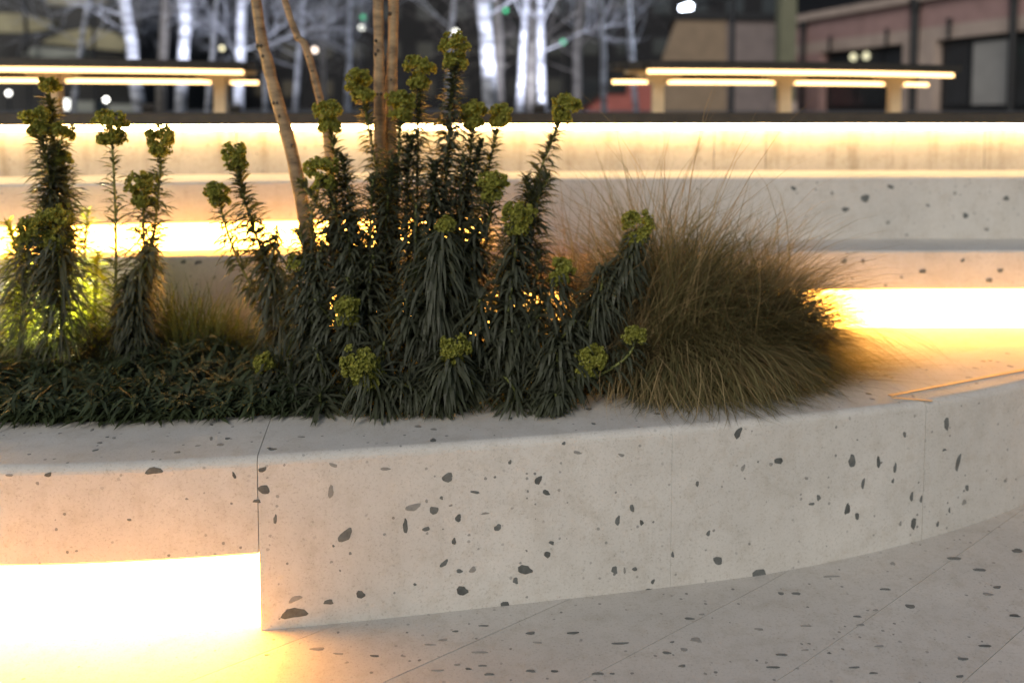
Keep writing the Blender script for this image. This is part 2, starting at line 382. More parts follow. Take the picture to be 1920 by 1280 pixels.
# chips on the front face, in photograph pixels via two 2x crops
FC = [(0, x, y, w_, h_, s_, r_) for x, y, w_, h_, s_, r_ in (
 (578,180,60,34,0,0),(180,204,30,18,0,0),(35,212,26,12,2,0),(983,200,36,18,0,.35),(990,274,38,44,0,.3),(963,318,32,14,0,0),(1032,386,14,34,1,0),
 (1250,183,32,16,2,-.3),(1240,283,22,50,2,-.2),(1678,230,46,34,1,0),(1782,284,34,12,1,-.2),(1655,306,14,14,1,0),(1690,334,16,8,2,0),(1548,342,60,30,2,0),
 (1626,352,40,30,1,0),(1718,382,26,28,0,0),(1820,364,30,10,2,0),(1520,412,20,54,0,.1),(1598,422,28,20,1,.4),(1866,417,30,24,1,0),(1295,448,66,42,1,.45),
 (1702,468,20,26,0,.3),(1250,486,10,10,1,0),(1665,552,40,20,1,.5),(1723,580,26,16,1,0),(1772,575,32,20,2,.4),(1556,630,14,10,1,0),(1108,684,50,26,2,.3),
 (1106,738,94,50,0,0),(1232,696,40,20,0,.1),(1352,668,36,30,0,0),(1733,654,48,36,0,0),(1895,708,32,40,0,.2),(484,388,14,10,1,0),(878,222,12,26,0,.5),
 (1912,172,14,16,1,0),(1445,197,40,12,2,0),(700,310,12,8,2,0))] + [(960, x, y, w_, h_, s_, r_) for x, y, w_, h_, s_, r_ in (
 (848,62,30,46,0,-.3),(1000,166,34,28,0,0),(866,194,16,26,2,-.3),(970,180,18,14,2,0),(1275,168,34,46,1,.3),(1374,172,18,46,0,0),(1436,194,16,36,1,0),
 (1316,254,16,44,1,0),(1428,242,14,18,1,0),(1104,232,16,14,2,0),(695,252,12,26,1,-.2),(98,241,30,34,0,0),(128,286,34,18,0,-.4),(245,136,36,12,2,-.2),
 (410,145,30,12,2,-.5),(194,98,16,12,1,0),(450,343,16,36,1,.2),(396,390,22,38,1,0),(486,398,14,28,0,.4),(1258,348,22,54,0,-.1),(1294,374,18,32,0,-.1),
 (1150,305,16,30,1,.4),(1124,328,24,12,1,0),(1498,302,18,34,1,0),(1534,310,14,28,1,0),(1506,400,22,52,0,-.15),(736,438,18,22,1,0),(148,474,24,14,1,-.3),
 (133,517,24,28,0,-.4),(48,575,64,34,0,-.15),(13,616,22,26,1,0),(384,576,26,30,1,0),(422,578,10,26,2,0),(460,572,18,20,1,.5),(602,518,14,24,1,.3),
 (772,540,36,38,1,0),(928,592,54,54,1,0),(528,620,16,20,1,0),(514,656,26,30,0,0),(582,654,12,12,1,0),(65,728,60,30,0,0),(1630,26,22,60,1,0),
 (1672,176,22,70,1,-.15),(1622,126,18,12,1,0),(1706,268,18,28,1,0),(1640,352,10,22,1,0),(1472,68,14,26,1,0),(1850,242,20,12,2,0),(1696,322,22,26,2,0),(1596,404,14,20,1,0),(1456,402,14,18,2,0))]
UP = Vector((0, 0, 1))
def face_chip(curve, blocks, u, v, w_, h_, s_, r_, grow=1.12):
    p = curve.hit(u, v); n = curve.n(p.x); t = Vector((n.y, -n.x, 0)); d = p.y / F
    if p.z > max(Z1, .1) - .02 and curve is C1: p.z = Z1 - .02
    for par, xmax in blocks:
        if p.x < xmax: break
    chip(par, p, t, UP, w_ * d * grow, h_ * d * grow, s_, r_)
for ox, x, y, w_, h_, s_, r_ in FC:
    face_chip(C1, ((B[0], xj1), (B[1], xj2), (B[2], xj3), (B[3], 9)), ox + x / 2, 780 + y / 2, w_ / 2, h_ / 2, s_, r_)
for u, v, w_, h_, s_ in ((1583,490,12,9,1),(1618,489,8,7,1),(1730,508,13,10,1),(1875,507,14,8,1),(1855,525,12,10,1),(1660,535,8,7,2),(1805,488,10,7,1),(1690,520,7,6,2)):
    face_chip(C2, ((T2L, xk2), (T2R, 9)), u, v, w_, h_, s_, .2)
for u, v, w_, h_, s_ in ((344,491,12,7,1),(372,492,14,9,1),(470,505,8,6,2),(402,520,9,7,2)):
    face_chip(C2, ((T2L, xk2), (T2R, 9)), u, v, w_, h_, s_, .2)
for u, v, w_, h_, s_ in ((1488,353,11,8,1),(1585,393,14,10,1),(1622,372,18,14,1),(1665,417,8,7,2),(1670,350,12,8,1),(1810,404,12,10,1),(1887,372,10,12,1),(1740,385,8,7,2),(1560,362,7,7,2),(1850,430,9,7,2),(1700,440,8,5,2),(1790,362,7,7,2)):
    face_chip(C3, ((T3L, xk3), (T3R, 9)), u, v, w_, h_, s_, -.3)
GC = [(0, x, y, w_, h_, s_) for x, y, w_, h_, s_ in ((1815,785,40,8,0),(1708,806,28,8,0),(1662,838,40,14,2),(1612,856,50,8,2),(1190,872,66,14,2),(1000,894,24,6,1),(1405,898,36,12,0),
 (1835,966,36,14,0),(1715,930,26,8,2),(1640,952,50,8,2),(1270,890,40,10,2),(1800,884,60,10,2),(1756,946,26,8,0),(1810,934,30,8,1))] + [(960, x, y, w_, h_, s_) for x, y, w_, h_, s_ in (
 (228,812,50,12,0),(405,851,70,10,0),(96,848,34,10,2),(70,812,40,14,1),(322,964,44,14,0),(158,955,34,10,0),(70,954,40,12,0),(376,964,18,8,0),(638,935,32,12,0),
 (580,886,36,12,0),(644,874,32,16,2),(690,838,44,24,2),(665,758,40,10,1),(712,742,26,8,2),(1008,664,26,14,0),(1066,664,32,14,1),(1105,786,46,10,1),(926,798,34,12,2),
 (1012,893,42,12,1),(1100,876,34,8,1),(1194,887,30,12,0),(1285,941,50,8,1),(980,940,50,10,1),(1356,962,32,10,0),(1295,750,34,8,1),(1308,782,38,10,1),(1378,862,44,10,1),
 (1492,712,42,18,0),(1660,532,50,14,0),(1755,575,46,14,0),(1820,641,34,12,0),(1785,667,40,14,1),(1885,747,44,12,0),(1775,860,46,12,0),(1690,909,50,12,0),(1895,504,44,16,0),
 (1400,648,44,8,1),(1428,552,22,12,1),(1680,975,32,12,0),(1200,600,60,10,1),(600,846,18,8,0),(1240,873,14,10,1),(1364,726,24,8,2))]
for ox, x, y, w_, h_, s_ in GC:
    u, v = ox + x / 2, 780 + y / 2; p = onz(u, v, 0)
    for _ in range(4): p = onz(u, v, ground_z(p.x, p.y) + .0005)
    dx = p.y / F; dy = (onz(u, v - 4, p.z) - onz(u, v + 4, p.z)).length / 8
    s_ = min(2, s_ + (crnd.random() < .75)); chip(ground, p, Vector((1, 0, 0)), Vector((0, 1, 0)), w_ / 2 * dx * 1.1, min(h_ / 2 * dy * .8, .04), s_, 0)
for k in range(60):                                   # more stones lying flush in the ledge top
    x = random.uniform(-1.4, 1.9); off = random.uniform(.03, LEDGE - .03); p = C1.p(x, off, Z1)
    par = B[0] if x < xj1 else B[1] if x < xj2 else B[2] if x < xj3 else B[3]
    chip(par, p, Vector((1, 0, 0)), Vector((0, 1, 0)), random.uniform(.008, .03), random.uniform(.008, .024), random.choice((0, 1, 1, 2, 2)), random.uniform(0, 3))

# metal strips added to stand in for streaks of light on the terrace top
def glint(pa, pb, wd, label):
    a, b_ = Vector(pa), Vector(pb); a.z = b_.z = Z1; m = (a + b_) / 2; d = b_ - a
    mb = MB(); mb.box((m.x, m.y, Z1 + .0012), (d.length, wd, .0024), math.atan2(d.y, d.x))
    o = mb.build('light_streak_strip', M_streak); return tag(o, label, 'glint')
glint(onz(1668, 742, Z1), onz(1960, 686, Z1), .013, 'long thin added strip standing in for a light streak at the end of the planting bed')
glint(onz(1672, 746, Z1), onz(1748, 752, Z1), .009, 'short thin added strip standing in for a light streak at the tip of the grass tussock')

# ------------------------------------------------------------------ planting
def leaf(mb, p, d, length, width, droop, rnd, seg=3):
    d = d.normalized(); side = d.cross(UP)
    if side.length < .05: side = Vector((1, 0, 0))
    side.normalize(); roll = rnd.uniform(-.5, .5); pts = []; q = p.copy(); dd = d.copy(); st = length / seg
    for i in range(seg + 1):
        if q.z < Z1 + .004: q.z = Z1 + .004 + rnd.random() * .006
        pts.append(q.copy()); q = q + dd * st; dd = (dd + Vector((0, 0, -droop / seg))).normalized()
    sd = (side * math.cos(roll) + d.cross(side) * math.sin(roll)) * width * .5
    ws = [.35, 1.0, .85][:seg] if seg == 3 else [.4, 1.0]
    vs = []; fs = []
    for i in range(seg): vs += [pts[i] - sd * ws[i], pts[i] + sd * ws[i]]
    vs.append(pts[seg])
    for i in range(seg - 1): fs.append((2*i, 2*i+1, 2*i+3, 2*i+2))
    fs.append((2*seg-2, 2*seg-1, 2*seg)); mb.add(vs, fs)
def bez(B0, C, H, t): return B0*(1-t)**2 + C*2*t*(1-t) + H*t*t
def flower(mb, c, axis, size, rnd):
    axis = axis.normalized(); a = axis.orthogonal().normalized(); b_ = axis.cross(a)
    for _ in range(int(18 + size * 220)):                     # rays of the umbel, each ending in a small tuft of bracts
        th = rnd.uniform(0, 2*math.pi); z = rnd.uniform(-.55, .95); r = math.sqrt(max(0, 1 - z*z))
        dr = a*math.cos(th)*r*1.05 + b_*math.sin(th)*r*1.05 + axis*z*.85
        q = c + dr * size * rnd.uniform(.22, .52)
        for _k in range(rnd.randint(15, 22)):
            nn = (dr + Vector((rnd.gauss(0, .7), rnd.gauss(0, .7), rnd.gauss(.15, .6)))).normalized()
            p = q + nn * rnd.uniform(.002, .016)
            e = nn.orthogonal().normalized(); f = nn.cross(e); k = rnd.uniform(.0036, .0066); m = 5; ph = rnd.uniform(0, 6)
            vs = [p - nn * k * .5] + [p + (e*math.cos(ph+2*math.pi*i/m) + f*math.sin(ph+2*math.pi*i/m)) * k * rnd.uniform(.8, 1.25) + nn * k * .35 for i in range(m)]
            mb.add(vs, [(0, 1+i, 1+(i+1) % m) for i in range(m)])
def spurge_stem(plant, base, head, ctrl, seed, fsize=.06, t0=.25, llen=.085, lw=.010, droop=1.6, dens=1.0, mat=None):
    rnd = random.Random(seed); H, B0 = head, base; llen *= rnd.uniform(.8, 1.15); lw *= rnd.uniform(.8, 1.25); dens *= rnd.uniform(.75, 1.2); droop *= rnd.uniform(.7, 1.2); ctrl = ctrl + Vector((rnd.gauss(0, .065), rnd.gauss(0, .035), rnd.gauss(0, .02)))
    n = 14; pts = [bez(B0, ctrl, H, i / n) for i in range(n + 1)]
    ln = sum((pts[i+1] - pts[i]).length for i in range(n))
    s = MB(); s.tube(pts, [.0055 - .002 * i / n for i in range(n + 1)], 5); st = s.build('stem', M_stem, plant, True)
    lm = MB(); cnt = max(18, int(ln * (1 - t0) * 720 * dens)); llen *= 1.36; fsize *= 1.0; droop *= rnd.uniform(.85, 1.25); ph = rnd.uniform(0, 6)
    for i in range(cnt):
        t = t0 + (1 - t0) * (i + rnd.random()) / cnt * (.94 if fsize else .99)
        p = bez(B0, ctrl, H, t); tg = (bez(B0, ctrl, H, min(1, t+.02)) - bez(B0, ctrl, H, t-.02)).normalized()
        a = tg.orthogonal().normalized(); b_ = tg.cross(a); q = ph + i * 2.399 + rnd.uniform(-.3, .3)
        up = .35 + .7 * max(0, (t - .8) / .2)
        f = 1 - .6 * max(0, (t - .75) / .25)
        age = min(1, (t - t0) / .2 + .45)
        leaf(lm, p, a*math.cos(q) + b_*math.sin(q) + tg * (up + rnd.uniform(-.4, .4)), llen * f * age * rnd.uniform(.7, 1.2), lw * rnd.uniform(.75, 1.2), droop * rnd.uniform(.6, 1.25), rnd)
    tag(lm.build('leaves', mat or M_leaf, st), kind='stuff')
    if fsize:
        fm = MB(); flower(fm, H + UP * fsize * .1, (H - ctrl) + UP * .2, fsize, rnd)
        if fsize > .05:      # a shorter collar of bracts under the head
            flower(fm, H - (H - ctrl).normalized() * fsize * .5, UP, fsize * .72, rnd)
        tag(fm.build('flower_head', M_flower, st), kind='stuff')
    return st
seedc = [0]
def stems(plant, rows, mat=None, root=None, k=.5):
    """row: head u, v, Y; base u, Y; sideways run c (0 straight, 1 lies first, then rises); flower size; leaf start; leaf length; droop; density"""
    for (hu, hv, hY, bu, bY, c, fs, t0, ll, dr, de) in rows:
        seedc[0] += 1
        if root: bu = bu * (1 - k) + root * k
        tall = hv < 360
        if tall: dr *= .62; ll *= .84; de *= 1.1
        h = at(hu, hv, hY); b_ = at(bu, 600, bY); b_.z = Z1 - .01
        lo = Vector((h.x, h.y, b_.z + .35 * (h.z - b_.z))); mid = (b_ + h) / 2
        spurge_stem(plant, b_, h, mid.lerp(lo, c), seedc[0] * 13, fs, t0, ll, .0092, dr, de, mat)
def plant(u, Y, label):
    b_ = at(u, 600, Y); b_.z = Z1 - .01
    return thing('spurge_plant', b_, label, 'plant', 'spurge plants in the bed')

p1 = plant(85, 2.75, 'tall spurge column with dark leaves against yellow-lit foliage')
stems(p1, [(92,165,2.78,90,2.78,.2,.05,.30,.085,1.5,1.3),(70,225,2.70,60,2.72,.2,.075,.30,.08,1.6,1.2),(118,250,2.72,95,2.74,.2,.05,.30,.085,1.6,1.2),(100,420,2.62,95,2.62,.2,.11,.25,.10,2.0,1.5),
           (62,430,2.66,70,2.66,.2,.07,.2,.09,2.0,1.2),(120,300,2.74,110,2.72,.1,.04,.3,.085,1.8,1.3)])
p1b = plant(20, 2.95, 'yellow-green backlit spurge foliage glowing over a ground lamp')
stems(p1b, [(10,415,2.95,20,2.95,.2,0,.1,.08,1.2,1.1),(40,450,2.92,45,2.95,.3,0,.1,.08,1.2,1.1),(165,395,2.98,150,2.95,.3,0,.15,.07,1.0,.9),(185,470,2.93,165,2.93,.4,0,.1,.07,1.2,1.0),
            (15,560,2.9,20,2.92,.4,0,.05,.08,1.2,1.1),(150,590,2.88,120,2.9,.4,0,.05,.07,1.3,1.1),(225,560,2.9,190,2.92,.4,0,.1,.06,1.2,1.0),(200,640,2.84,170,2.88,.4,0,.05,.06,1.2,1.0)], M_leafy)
p2 = plant(235, 2.75, 'thin-stemmed spurge with open flower heads and bare lower stalks')
stems(p2, [(208,235,2.74,205,2.76,.1,.085,.1,.06,1.2,.6),(303,262,2.76,235,2.78,.35,.07,.15,.065,1.3,.8),(266,352,2.74,238,2.76,.2,.085,.25,.09,2.0,1.1),(285,470,2.7,240,2.72,.4,0,.2,.09,2.0,1.2),(235,520,2.68,225,2.7,.2,0,.2,.085,2.0,1.2)])
p3 = plant(600, 2.75, 'spurge with two nodding heads leaning out beside the leaning birch stem')
stems(p3, [(440,292,2.68,640,2.74,.35,.065,.30,.08,1.9,1.0),(408,362,2.70,610,2.74,.5,.055,.22,.07,1.6,.6),(520,430,2.66,600,2.72,.5,0,.2,.09,2.2,1.1),(560,495,2.62,610,2.66,.4,.05,.2,.09,2.2,1.2),
           (480,470,2.72,580,2.74,.5,0,.2,.09,2.1,.9),(585,395,2.66,620,2.70,.3,0,.2,.085,1.9,1.2),(605,455,2.60,625,2.66,.3,0,.15,.09,2.0,1.3),(560,430,2.64,610,2.68,.4,0,.15,.085,1.9,1.1),(575,560,2.56,605,2.60,.3,0,.1,.09,2.0,1.2)])
p4 = plant(690, 2.72, 'dense clump of upright dark spurge in front of the twin birch stem')
stems(p4, [(613,215,2.74,650,2.76,.3,.075,.32,.075,1.7,1.0),(602,322,2.66,640,2.70,.3,.085,.25,.085,1.9,1.2),(673,158,2.76,690,2.76,.2,.08,.42,.07,1.5,.9),(752,195,2.70,715,2.72,.3,.075,.40,.08,1.6,1.1),
           (700,330,2.64,690,2.68,.2,0,.2,.09,2.0,1.4),(655,420,2.62,660,2.64,.2,0,.15,.095,2.1,1.4),(620,430,2.68,640,2.70,.2,0,.2,.09,2.0,1.2),(735,300,2.66,720,2.70,.2,0,.2,.09,2.0,1.3),(700,470,2.58,690,2.62,.2,0,.1,.09,2.1,1.3),(560,340,2.72,680,2.76,.2,0,.3,.08,1.7,.9),(640,290,2.70,690,2.72,.2,0,.3,.08,1.7,1.0),(650,520,2.54,690,2.60,.3,0,.1,.09,1.9,1.2),(590,560,2.54,680,2.60,.4,0,.1,.09,1.9,1.2)], root=740)
p5 = plant(840, 2.72, 'tallest spurge clump with a head of yellow-green under the white lantern')
stems(p5, [(787,132,2.74,790,2.76,.2,.085,.40,.075,1.6,1.0),(853,92,2.70,830,2.72,.3,.085,.32,.085,1.7,1.3),(888,212,2.74,860,2.76,.3,.07,.35,.08,1.8,1.1),(940,215,2.78,890,2.78,.4,.055,.30,.07,1.7,.9),
           (925,345,2.66,880,2.70,.3,.075,.25,.09,2.0,1.2),(815,300,2.66,810,2.68,.2,0,.2,.09,2.0,1.5),(870,290,2.70,850,2.72,.2,0,.2,.09,2.0,1.4),(780,380,2.62,790,2.64,.2,0,.15,.095,2.1,1.4),(900,420,2.62,880,2.64,.2,0,.15,.095,2.1,1.4),(770,255,2.72,790,2.74,.2,0,.3,.085,1.7,1.1),(905,265,2.74,860,2.76,.3,0,.3,.085,1.7,1.1),(985,330,2.70,880,2.74,.3,0,.25,.09,1.8,1.1),(960,520,2.52,870,2.58,.4,0,.1,.10,2.0,1.2),(1010,590,2.48,880,2.54,.5,0,.1,.10,2.0,1.2),(850,520,2.54,840,2.58,.2,0,.1,.10,2.0,1.2)], root=800)
p6 = plant(1000, 2.68, 'spurge mingling with the straw-coloured grass, slender head standing clear')
stems(p6, [(1063,200,2.74,1010,2.74,.4,.07,.35,.07,1.6,.9),(972,405,2.56,930,2.60,.3,.08,.25,.10,2.3,1.3),(1055,505,2.54,980,2.58,.5,.06,.2,.10,2.3,1.2),(1198,425,2.56,1000,2.60,.6,.08,.25,.10,2.3,1.2),
           (1030,330,2.70,1000,2.70,.3,0,.2,.09,2.0,1.2),(1130,500,2.56,1010,2.6,.5,0,.2,.10,2.3,1.2),(1010,470,2.60,970,2.62,.3,0,.15,.095,2.2,1.3)], root=880, k=.6)
p7 = plant(820, 2.50, 'low spurge with mop-like drooping leaves resting on the block top')
stems(p7, [(835,425,2.50,825,2.54,.1,.035,.25,.125,2.8,1.3),(650,580,2.48,660,2.54,.3,.06,.1,.08,2.2,1.0),(672,688,2.33,735,2.42,.4,.095,.03,.105,2.4,1.7),(853,655,2.36,822,2.43,.4,.066,.03,.11,2.4,1.6),
           (497,682,2.48,590,2.52,.5,.05,.15,.09,2.0,1.2),(590,650,2.46,620,2.52,.4,0,.1,.09,2.2,1.3),(1108,675,2.42,930,2.48,.7,.07,.15,.075,2.0,.8),(1190,633,2.46,960,2.5,.6,.05,.2,.06,1.8,.5),
           (760,560,2.48,770,2.52,.2,0,.15,.11,2.5,1.3),(900,560,2.48,890,2.52,.2,0,.15,.11,2.5,1.3),(960,620,2.46,940,2.5,.3,0,.1,.10,2.4,1.2),(1040,640,2.46,990,2.5,.4,0,.1,.10,2.3,1.2),(720,640,2.46,730,2.52,.2,0,.1,.10,2.3,1.2),
           (735,715,2.36,765,2.44,.4,0,.03,.09,2.2,1.5),(945,705,2.40,925,2.46,.4,0,.05,.095,2.2,1.2),(1040,738,2.36,990,2.44,.5,0,.05,.08,2.0,1.3),(880,700,2.42,870,2.48,.4,0,.05,.09,2.0,1.2),(600,735,2.38,620,2.46,.5,0,.05,.085,1.8,1.2),
           (1080,600,2.48,1030,2.52,.4,0,.1,.10,2.3,1.2),(560,720,2.44,590,2.5,.4,0,.05,.09,2.0,1.2),(640,740,2.42,650,2.48,.4,0,.05,.09,2.0,1.2)])

# low dark ground cover on the bed, left of the spurge
cm = MB(); rnd = random.Random(21)
for k in range(820):
    x = rnd.uniform(-1.75, -.50); o_ = rnd.random() ** 1.3; p = C1.p(x, LEDGE + .005 + .60 * o_, Z1 - .01)
    top = rnd.uniform(.04, .09) + .15 * o_ * rnd.random() ** 2; ls = rnd.uniform(.65, 1.3)
    d = Vector((rnd.uniform(-.8, .8), rnd.uniform(-.9, .3), .9)).normalized(); n_l = int(10 + top * 130)
    for i in range(n_l):
        q = p + d * top * (i / n_l); a = rnd.uniform(0, 6.28)
        leaf(cm, q, Vector((math.cos(a), math.sin(a) - .25, rnd.uniform(-.1, .8))), ls * rnd.uniform(.05, .10), .0098 * ls, rnd.uniform(.6, 1.9), rnd, 2)
tag(cm.build('ground_cover', M_cover), 'low dark leafy ground cover along the bed edge', 'ground cover', kind='stuff')

def blade(mb, p, d, L, wd, g, rnd, floor, seg=6, curl=0.0):
    hd = Vector((d.x, d.y, 0)); side = Vector((-d.y, d.x, 0))
    if side.length < .02: side = Vector((1, 0, 0))
    side.normalize(); side = (side + Vector((rnd.uniform(-.6,.6), rnd.uniform(-.6,.6), 0))).normalized()
    vs = []; fs = []; dd = d.copy(); q = p.copy(); st = L / seg
    for i in range(seg):
        w_ = wd * (1 - .8 * i / seg); vs += [q - side * w_ / 2, q + side * w_ / 2]
        q = q + dd * st; dd = (dd + side * curl + Vector((rnd.uniform(-.11,.11), rnd.uniform(-.11,.11), -g / seg))).normalized()
        if q.z < floor: q.z = floor + rnd.uniform(0, .012); dd.z = max(dd.z, 0)
    vs.append(q)
    for i in range(seg - 1): fs.append((2*i, 2*i+1, 2*i+3, 2*i+2))
    fs.append((2*seg-2, 2*seg-1, 2*seg)); mb.add(vs, fs)
gb = at(1205, 600, 2.80); gb.z = Z1 - .01
grass = thing('ornamental_grass', gb, 'large arching tussock of olive and straw-coloured grass', 'grass tussock')
def tussock(n, tilt, Lr, g, wd, seed, c=(0, 0), rad=.13, bias=0.0, clumps=70):
    rnd = random.Random(seed); mb = MB(); cl = []
    for k in range(clumps):
        az = rnd.gauss(-.25, .8) if rnd.random() < bias else rnd.uniform(0, 2*math.pi)
        cl.append((az, abs(rnd.gauss(tilt, .28)), rnd.uniform(*Lr), g * rnd.uniform(.6, 1.35), rad * math.sqrt(rnd.random()), rnd.uniform(-.16, .16)))
    for k in range(n):
        az, th, L, gg, r, curl = rnd.choice(cl); az += rnd.gauss(0, .16); th += rnd.gauss(0, .10); L *= rnd.uniform(.6, 1.1)
        p = Vector((gb.x + c[0] + r*math.cos(az) + rnd.gauss(0, .02), gb.y + c[1] + r*math.sin(az)*.8 + rnd.gauss(0, .02), gb.z))
        d = Vector((math.sin(th)*math.cos(az), math.sin(th)*math.sin(az), math.cos(th)))
        if d.y < -.15: L *= .54
        if d.y > .2: L *= .8
        blade(mb, p, d, L, wd * rnd.uniform(.6, 1.25), gg, rnd, Z1 + .004, curl=curl)
    return mb
for mat, nm, args in ((M_gA, 'blades', (5600, .50, (.5, .84), 1.9, .0054, 1, (0, 0), .16, .5, 130)), (M_gA, 'blades', (3300, .80, (.6, .95), 2.0, .0052, 2, (.12, -.02), .15, .65, 90)),
                      (M_gA, 'blades', (3200, .62, (.5, .82), 1.9, .005, 7, (.24, .0), .17, .5, 90)), (M_gD, 'blades', (2200, .6, (.4, .68), 2.0, .005, 9, (.27, .0), .15, .45, 70)), (M_gB, 'straw_blades', (900, .7, (.5, .8), 1.9, .004, 10, (.22, -.02), .15, .5, 60)), (M_gB, 'straw_blades', (3400, .38, (.5, .74), 1.7, .0045, 3, (-.06, 0), .19, .4, 110)),
                      (M_gB, 'straw_blades', (1500, .72, (.6, 1.0), 1.9, .0042, 4, (.08, -.02), .15, .6, 70)), (M_gA, 'blades', (2600, .42, (.42, .62), 1.9, .005, 11, (.30, .03), .14, .35, 80)), (M_gB, 'straw_blades', (900, .45, (.45, .66), 1.9, .0042, 12, (.28, .02), .14, .4, 60)), (M_gA, 'blades', (1600, .55, (.32, .5), 2.0, .005, 13, (.40, .0), .12, .4, 60)), (M_gD, 'blades', (2600, .75, (.4, .75), 2.1, .005, 8, (.08, 0), .2, .3, 80))):
    tag(tussock(*args).build(nm, mat, grass), kind='stuff')

tb = at(350, 600, 2.85); tb.z = Z1 - .01
tuft = thing('feathery_tuft', tb, 'small feathery olive tuft in front of the plain step wall', 'plant')
rnd = random.Random(9); mb = MB()
for k in range(900):
    az = rnd.uniform(0, 6.283); r = .16 * math.sqrt(rnd.random()); th = abs(rnd.gauss(.25, .25))
    p = Vector((tb.x + r*math.cos(az) * 1.2, tb.y + r*math.sin(az) * .6, tb.z))
    blade(mb, p, Vector((math.sin(th)*math.cos(az), math.sin(th)*math.sin(az), math.cos(th))), rnd.uniform(.14, .34), .0045, 1.3, rnd, Z1)
tag(mb.build('blades', M_lit, tuft), kind='stuff')
tb2 = at(460, 600, 2.88); tb2.z = Z1 - .01
tuft2 = thing('feathery_tuft', tb2, 'low spreading olive tuft beside the leaning birch stem', 'plant')
mb = MB()
for k in range(700):
    az = rnd.uniform(0, 6.283); r = .17 * math.sqrt(rnd.random()); th = abs(rnd.gauss(.4, .3))
    p = Vector((tb2.x + r*math.cos(az) * 1.2, tb2.y + r*math.sin(az) * .5, tb2.z))
    blade(mb, p, Vector((math.sin(th)*math.cos(az), math.sin(th)*math.sin(az), math.cos(th))), rnd.uniform(.10, .20), .0045, 1.4, rnd, Z1)
tag(mb.build('blades', M_lit, tuft2), kind='stuff')

# ground lamp in the bed that lights the foliage
lp = at(110, 600, 3.16); lp.z = Z1
lamp = thing('bed_uplight', lp, 'small ground lamp lighting the yellow-green foliage from below', 'lamp')
MB().lathe(lp, [(.03, -.02), (.035, .03), (.032, .045), (.026, .045)], 14).build('housing', M_timber, lamp)
MB().lathe(lp, [(.025, .040), (.025, .047), (.012, .050)], 14).build('lens', emit('uplight_lens', (1, .8, .4), 20), lamp)
ld = bpy.data.lights.new('uplight', 'SPOT'); ld.spot_size = R(125); ld.spot_blend = .5; ld.energy = 170.0; ld.color = (1, .86, .42); ld.shadow_soft_size = .03
lo = bpy.data.objects.new('uplight', ld); col.objects.link(lo); lo.parent = lamp; lo.location = (0, -.03, .07); lo.rotation_euler = Vector((-.05, -.75, .62)).to_track_quat('-Z', 'Y').to_euler()

# ------------------------------------------------------------------ trees
def limb(mb, p, d, L, r, depth, rnd, seg=5, wob=.16, n=5, upb=.06, kids=5):
    pts = [p.copy()]; dd = d.normalized()
    for i in range(seg):
        dd = (dd + Vector((rnd.uniform(-wob, wob), rnd.uniform(-wob, wob), rnd.uniform(-wob, wob) + upb))).normalized(); pts.append(pts[-1] + dd * L / seg)
    mb.tube(pts, [r * (1 - .75 * i / seg) for i in range(seg + 1)], n, False)
    if depth:
        for k in range(kids):
            t = rnd.uniform(.25, 1); i = min(seg - 1, int(t * seg)); q = pts[i].lerp(pts[i+1], t * seg - i)
            a = dd.orthogonal().normalized(); a = Matrix.Rotation(rnd.uniform(0, 6.283), 3, dd) @ a
            limb(mb, q, dd * rnd.uniform(.5, 1) + a * rnd.uniform(.5, 1), L * rnd.uniform(.4, .65), r * .58, depth - 1, rnd, 4, wob * 1.3, 4 if depth > 1 else 3, upb, kids)
def trunk_path(pts, n=18):
    out = []
    for i in range(n + 1):
        t = i / n * (len(pts) - 1); k = min(int(t), len(pts) - 2); f = t - k
        p0, p1, p2, p3 = pts[max(k-1, 0)], pts[k], pts[k+1], pts[min(k+2, len(pts)-1)]
        out.append(.5 * ((2*p1) + (p2-p0)*f + (2*p0-5*p1+4*p2-p3)*f*f + (3*p1-p0-3*p2+p3)*f**3))
    return out
def bed_tree(label, trunks, seed):
    Yb = trunks[0][0]; b_ = at(trunks[0][1][0][0], 600, Yb); b_.z = Z1 - .02
    t = thing('young_birch', b_, label, 'tree', 'young birches in the planting bed'); rnd = random.Random(seed)
    for Y, px, r in trunks:
        pts = [at(u, v, Y) for u, v in px]; pts[0].z = Z1 - .02
        d = (pts[-1] - pts[-2]).normalized(); pts.append(pts[-1] + (d + UP * .6).normalized() * 1.2); pts.append(pts[-1] + (d * .5 + UP).normalized() * 1.2)
        pp = trunk_path(pts, 26); n = len(pp)
        mb = MB(); mb.tube(pp, [r * (1.12 - .55 * i / n) * (1 + .07 * math.sin(i * 2.3)) for i in range(n)], 10); tr = mb.build('trunk', M_tan, t, True)
        km = MB()
        for k in range(7):
            i = rnd.randint(8, 18); km.lathe(pp[i] + Vector((rnd.uniform(-1, 1) * r * .6, -r * .75, 0)), [(r*.10, -r*.3), (r*.3, 0), (r*.1, r*.3)], 6)
        km.build('knots', M_timber, tr)
        cm_ = MB()
        for k in range(7):
            i = rnd.randint(19, n - 2); az = rnd.uniform(0, 6.283)
            limb(cm_, pp[i], Vector((math.cos(az), math.sin(az), .9)), rnd.uniform(.5, .9), r * .35, 2, rnd, kids=4)
        tag(cm_.build('crown', M_tan, t), kind='stuff')
bed_tree('leaning birch stem with a thinner stem crossing beside it', [(2.92, [(612,640),(575,430),(548,290),(520,190),(500,110),(480,0)], .0235), (2.96, [(650,640),(628,400),(612,250),(598,180),(572,85),(532,-4)], .0145)], 3)
bed_tree('straight birch with two tan stems pressed together', [(2.90, [(722,650),(716,420),(712,250),(711,120),(709,0)], .0215), (2.93, [(748,650),(738,430),(733,260),(735,120),(738,0)], .0215)], 8)

